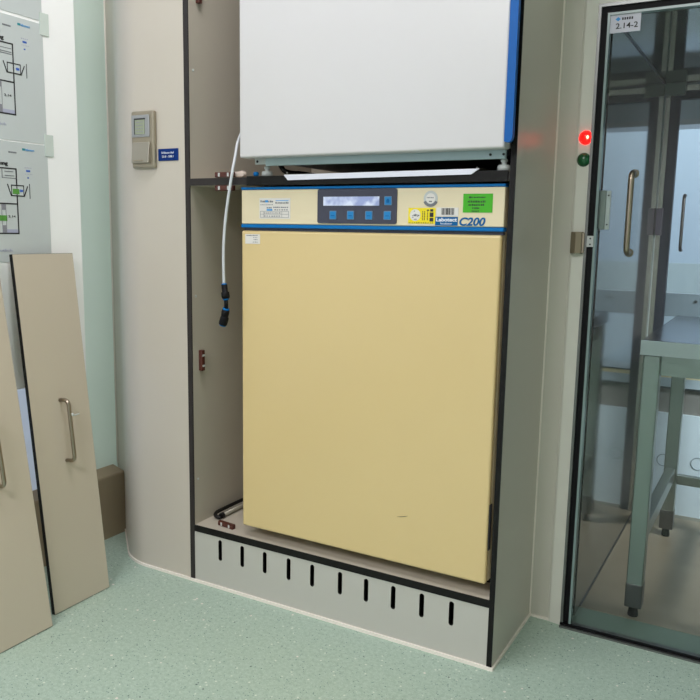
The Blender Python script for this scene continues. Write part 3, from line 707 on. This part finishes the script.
# ------------------------------------------------------------------ white board with posters
XB = -1.862
bo = thing('wall_board', (-1.95, 1.0, .636), 'white wall board standing off the wall behind the leaning doors, carrying the floor plan sheets', 'board')
MB().box((XB-.016, .35, .640), (XB, 1.656, 1.88), .002).build('panel', 'board', bo)
for y in (.5, 1.35):
    for z in (.72, 1.80): MB().cyl((-2.075, y, z), (XB-.016, y, z), .011, 14).build('standoff', 'silver', bo)
xs = XB + .0012  # face of the sheets
def poster(z0, z1, label, kind):
    o = thing('poster', (XB, 1.3, z0), label, 'poster', 'floor plan sheets on the white board')
    LOC[o.name] = Vector((XB, 1.3, z0))
    sh = MB().box((XB, 1.02, z0), (xs, 1.541, z1)).build('sheet', 'paper', o)
    x_ = xs + .0006
    def B(lst, mm, name):
        m = MB()
        for y0, zz0, y1, zz1 in lst: m.box((xs, y0, zz0), (x_, y1, zz1))
        return m.build(name, mm, o)
    def seg(y0, zz0, y1, zz1, t):
        dv = Vector((y1-y0, zz1-zz0)); n = Vector((-dv.y, dv.x)).normalized()*t/2
        return [(y0+n.x, zz0+n.y), (y1+n.x, zz1+n.y), (y1-n.x, zz1-n.y), (y0-n.x, zz0-n.y)]
    if kind == 0: return o
    D = 0 if kind == 1 else -.333
    # shift of the second sheet measured on its own
    T_, Mi, Bt = (1.583, 1.484, 1.396) if kind == 1 else (1.255, 1.1605, 1.0765)
    yr = 1.443 if kind == 1 else 1.436
    lw = .0036
    B([(1.09, T_-lw, yr, T_), (yr-lw, Bt, yr, T_), (1.09, Mi-lw, yr, Mi), (1.09, Bt, yr, Bt+lw), (1.09, Bt, 1.094, T_)], 'ink', 'plan_walls')
    if kind == 1: B([(1.30, 1.5675, yr-.006, 1.569), (1.30, 1.558, yr-.006, 1.560), (1.30, 1.553, yr-.006, 1.555), (1.34, 1.553, 1.342, T_)], 'greyink', 'plan_lines')
    else: B([(1.389, 1.227, 1.391, 1.252), (1.389, 1.227, yr, 1.2285), (1.398, 1.244, 1.425, 1.246), (1.398, 1.233, 1.428, 1.235)], 'greyink', 'plan_lines')
    sy0, sy1, sz0, sz1 = (1.421, 1.464, 1.505, 1.533) if kind == 1 else (1.416, 1.457, 1.1795, 1.2105)
    B([(sy0, sz0, sy1, sz1)], 'paper', 'screen')
    m = MB(); x2 = x_ + .0004
    for y0, a0, y1, a1 in ((sy0, sz0, sy1, sz0+.003), (sy0, sz1-.003, sy1, sz1), (sy0, sz0, sy0+.0022, sz1), (sy1-.0022, sz0, sy1, sz1)): m.box((x_, y0, a0), (x2, y1, a1))
    for q in (seg(sy0-.011, sz1+.001, sy0, sz0, .0026), seg(sy1+.012, sz1-.002, sy1, sz0, .0026)): m.prism(q, 'x', xs, x2)
    m.box((xs, sy1+.018, sz0-.005), (x2, sy1+.0195, sz1+.005))
    m.build('screen_outline', 'ink', o)
    cy_ = (sy0+sy1)/2; cz_ = (sz0+sz1)/2
    m = MB(); m.box((x_, cy_+.009, cz_-.003), (x2, cy_+.017, cz_+.003)); m.prism([(cy_+.005, cz_), (cy_+.010, cz_+.005), (cy_+.010, cz_-.005)], 'x', x_, x2+.0001); m.build('arrow', 'blueink', o)
    if kind == 2:
        B([(1.376, 1.112, 1.399, 1.127)], 'greenprint', 'green_field')
        m = MB(); m.box((x_, 1.4205, 1.1855), (x2, 1.4415, 1.1995)); m.build('green_field', 'greenprint', o)
        hy = (1.383, 1.397)
    else: hy = (1.388, 1.402)
    B([(hy[0], Mi-.019, hy[1], Mi-.004)], 'hatch', 'grey_field'); B([(hy[0], Bt+.004, hy[1], Bt+.024)], 'hatch', 'grey_field')
    B([(hy[1], Bt+.004, yr-.004, Bt+.013)], 'lav', 'lavender_field')
    B([(hy[0], Bt+.024, hy[0]+.001, Mi-.019), (hy[1]-.001, Bt+.024, hy[1], Mi-.019)], 'greyink', 'plan_lines')
    # print: title, head lines, small blue notes, room text
    tz = (1.589, 1.262)[kind-1]; ty = (1.4145, 1.4085)[kind-1]
    text('Ausstattung', .0135, (x_, ty, tz), '+x', 'ink', o, 'title', bold=.0005, align='RIGHT', width=.085)
    hz = (1.6245, 1.295)[kind-1]
    m = MB(); rg = random.Random(kind)
    for y0, y1 in ((1.413, 1.438),):
        y = y0
        while y < y1: ww = .002+.003*rg.random(); m.box((xs, y, hz), (x_, min(y+ww, y1), hz+.004)); y += ww+.001
    m.build('head_line', 'greyink', o)
    lz = hz+.010; ly = (1.460, 1.457)[kind-1]
    m = MB(); m.box((xs, ly, lz), (x_, ly+.009, lz+.006)); m.build('logo', 'tealink', o)
    text('labotect', .009, (x_, ly+.010, lz), '+x', 'cyanink', o, 'logo', width=.029)
    nz_ = (1.592, 1.248)[kind-1]; ny = (1.474, 1.467)[kind-1]
    m = MB(); m.box((xs, ny, nz_), (x_, ny+.013, nz_+.005)); m.box((xs, ny+.003, nz_-.018), (x_, ny+.008, nz_-.0145)); m.build('note', 'blueink', o)
    m = MB()
    for k in range(4): m.box((xs, ny-.004+k*.006, nz_+.010), (x_, ny-.004+k*.006+.003, nz_+.012)); 
    for k in range(5): m.box((xs, ny-.003+k*.005, nz_-.007), (x_, ny-.003+k*.005+.002, nz_-.0055))
    m.build('note', 'lav', o)
    text('2.14', .009, (x_, hy[1]+.006, (Mi+Bt)/2+.003), '+x', 'ink', o, 'room_number', width=.022)
    bt = (1.366, 1.029)[kind-1]
    text('deutlich', .011, (x_, 1.411, bt), '+x', 'lav', o, 'note', align='RIGHT', width=.055)
    for z in ((z1-.0), ):
        c = MB().box((xs, 1.532, z-.029), (xs+.002, 1.562, z+.031), .0008).build('clip', 'acrylic', o)
    return o
poster(1.000, 1.3255, 'lower grey floor plan sheet with green fields on the white board', 2)
poster(1.3295, 1.6545, 'middle grey floor plan sheet without green fields on the white board', 1)
poster(1.6625, 1.87, 'topmost grey sheet on the white board, mostly above the picture', 0)

# ------------------------------------------------------------------ two taken-off cabinet doors leaning at the left
def lean(loc, th, label, hy, hz0, hz1, tie=False):
    o = thing('cabinet_door', loc, label, 'door', 'taken-off cabinet doors')
    LOC[o.name] = Vector((0, 0, 0))
    W, L = .206, 1.027
    m = MB(); m.box((-.013, 0, 0), (0, W, L), .0008, seg=1)
    for f_ in m.bm.faces:
        n = f_.normal if f_.normal.length else f_.normal
    pn = m.build('panel', ['door_hpl', 'black'], o)
    for p in pn.data.polygons:
        if abs(p.normal.x) < .9: p.material_index = 1
    q = .014; out = .034; r_ = .0058
    pts = [(0, hy, hz1), (out-q, hy, hz1)]
    for k in range(1, 7):
        a_ = R(90)*k/6; pts.append((out-q+q*math.sin(a_), hy, hz1-q+q*math.cos(a_)))
    pts.append((out, hy, (hz0+hz1)/2))
    for k in range(0, 7):
        a_ = R(90)*k/6; pts.append((out-q+q*math.cos(a_), hy, hz0+q-q*math.sin(a_)))
    pts.append((0, hy, hz0))
    hd = MB().tube(pts, r_, 14).build('handle', 'handle', o)
    if tie:
        m = MB(); m.tube(smooth_path([(out-.004, hy+.004, hz1-.043), (out+.002, hy+.010, hz1-.046), (out+.004, hy+.020, hz1-.046), (out+.004, hy+.030, hz1-.045)]), .0022, 8); m.lathe((out, hy+.006, hz1-.047), (0, 0, 1), [(.006, 0), (.0075, .003), (.006, .008)], 12)
        m.build('cord_tag', 'lightgrey', hd)
    o.rotation_euler = (0, -th, 0)
    return o
lean((-1.727, 1.391, .0015), R(6.15), 'grey laminate cabinet door leaning at the left, nearest the green wall strip, handle fully seen', .102, .427, .605, True)
lean((-1.682, 1.141, .002), R(8.9), 'grey laminate cabinet door leaning at the left edge of the picture, half out of view', .102, .427, .605)

# ------------------------------------------------------------------ ceiling lamps (real luminaires above the room)
def lum(x, y, sx_, sy_, power, col=(1, .968, 1), z=H):
    o = thing('ceiling_light', (x, y, z), 'flat white ceiling light panel above the room', 'lamp', 'ceiling light panels')
    MB().box((x-sx_/2, y-sy_/2, z-.02), (x+sx_/2, y+sy_/2, z), .002).build('housing', 'white', o)
    MB().box((x-sx_/2+.02, y-sy_/2+.02, z-.023), (x+sx_/2-.02, y+sy_/2-.02, z-.02)).build('diffuser', 'diffuser', o)
    L = bpy.data.lights.new('ceiling_lamp', 'AREA'); L.shape = 'RECTANGLE'; L.size = sx_-.06; L.size_y = sy_-.06; L.energy = power; L.color = col
    lo_ = bpy.data.objects.new('ceiling_lamp', L); C.objects.link(lo_); lo_.location = (x, y, z-.03); lo_.parent = None
    return o
lum(-1.0, 1.2, .6, .6, 15.5)
lum(-1.4, -1.2, .6, 1.2, 32)
lum(-.65, -.95, .6, 1.2, 39)
# added unseen fill light high at the right, brightens the airlock's back panel
L = bpy.data.lights.new('airlock_fill', 'AREA'); L.shape = 'RECTANGLE'; L.size = .4; L.size_y = .15; L.energy = 8; L.spread = R(70); L.color = (1, .98, .95)
o = bpy.data.objects.new('airlock_fill', L); C.objects.link(o); o.location = (.9, 2.32, 1.6)
o.rotation_euler = (Vector((-.2, 3.2, .35)) - Vector(o.location)).to_track_quat('-Z', 'Y').to_euler()
# next room
L = bpy.data.lights.new('next_room_lamp', 'AREA'); L.shape = 'RECTANGLE'; L.size = 2; L.size_y = 1; L.energy = 48; L.color = (.97, .985, 1)
o = bpy.data.objects.new('next_room_lamp', L); C.objects.link(o); o.location = (-.3, 4.5, H-.05)

# the lit room behind the frosted glass wall on the left
L = bpy.data.lights.new('side_room_lamp', 'AREA'); L.shape = 'RECTANGLE'; L.size = 2.6; L.size_y = 2.4; L.energy = 40; L.color = (.97, .99, 1)
o = bpy.data.objects.new('side_room_lamp', L); C.objects.link(o); o.location = (-2.9, 1.1, 1.2); o.rotation_euler = (0, R(-90), 0)
w = bpy.data.worlds.new('world'); bpy.context.scene.world = w; w.use_nodes = True
w.node_tree.nodes['Background'].inputs[0].default_value = (.8, .85, .9, 1); w.node_tree.nodes['Background'].inputs[1].default_value = .05

vs = bpy.context.scene.view_settings
vs.view_transform = 'Standard'; vs.look = 'None'; vs.exposure = 0; vs.gamma = 1; vs.use_curve_mapping = False
cy_ = bpy.context.scene.cycles
cy_.max_bounces = 10; cy_.transparent_max_bounces = 16; cy_.glossy_bounces = 6; cy_.diffuse_bounces = 6
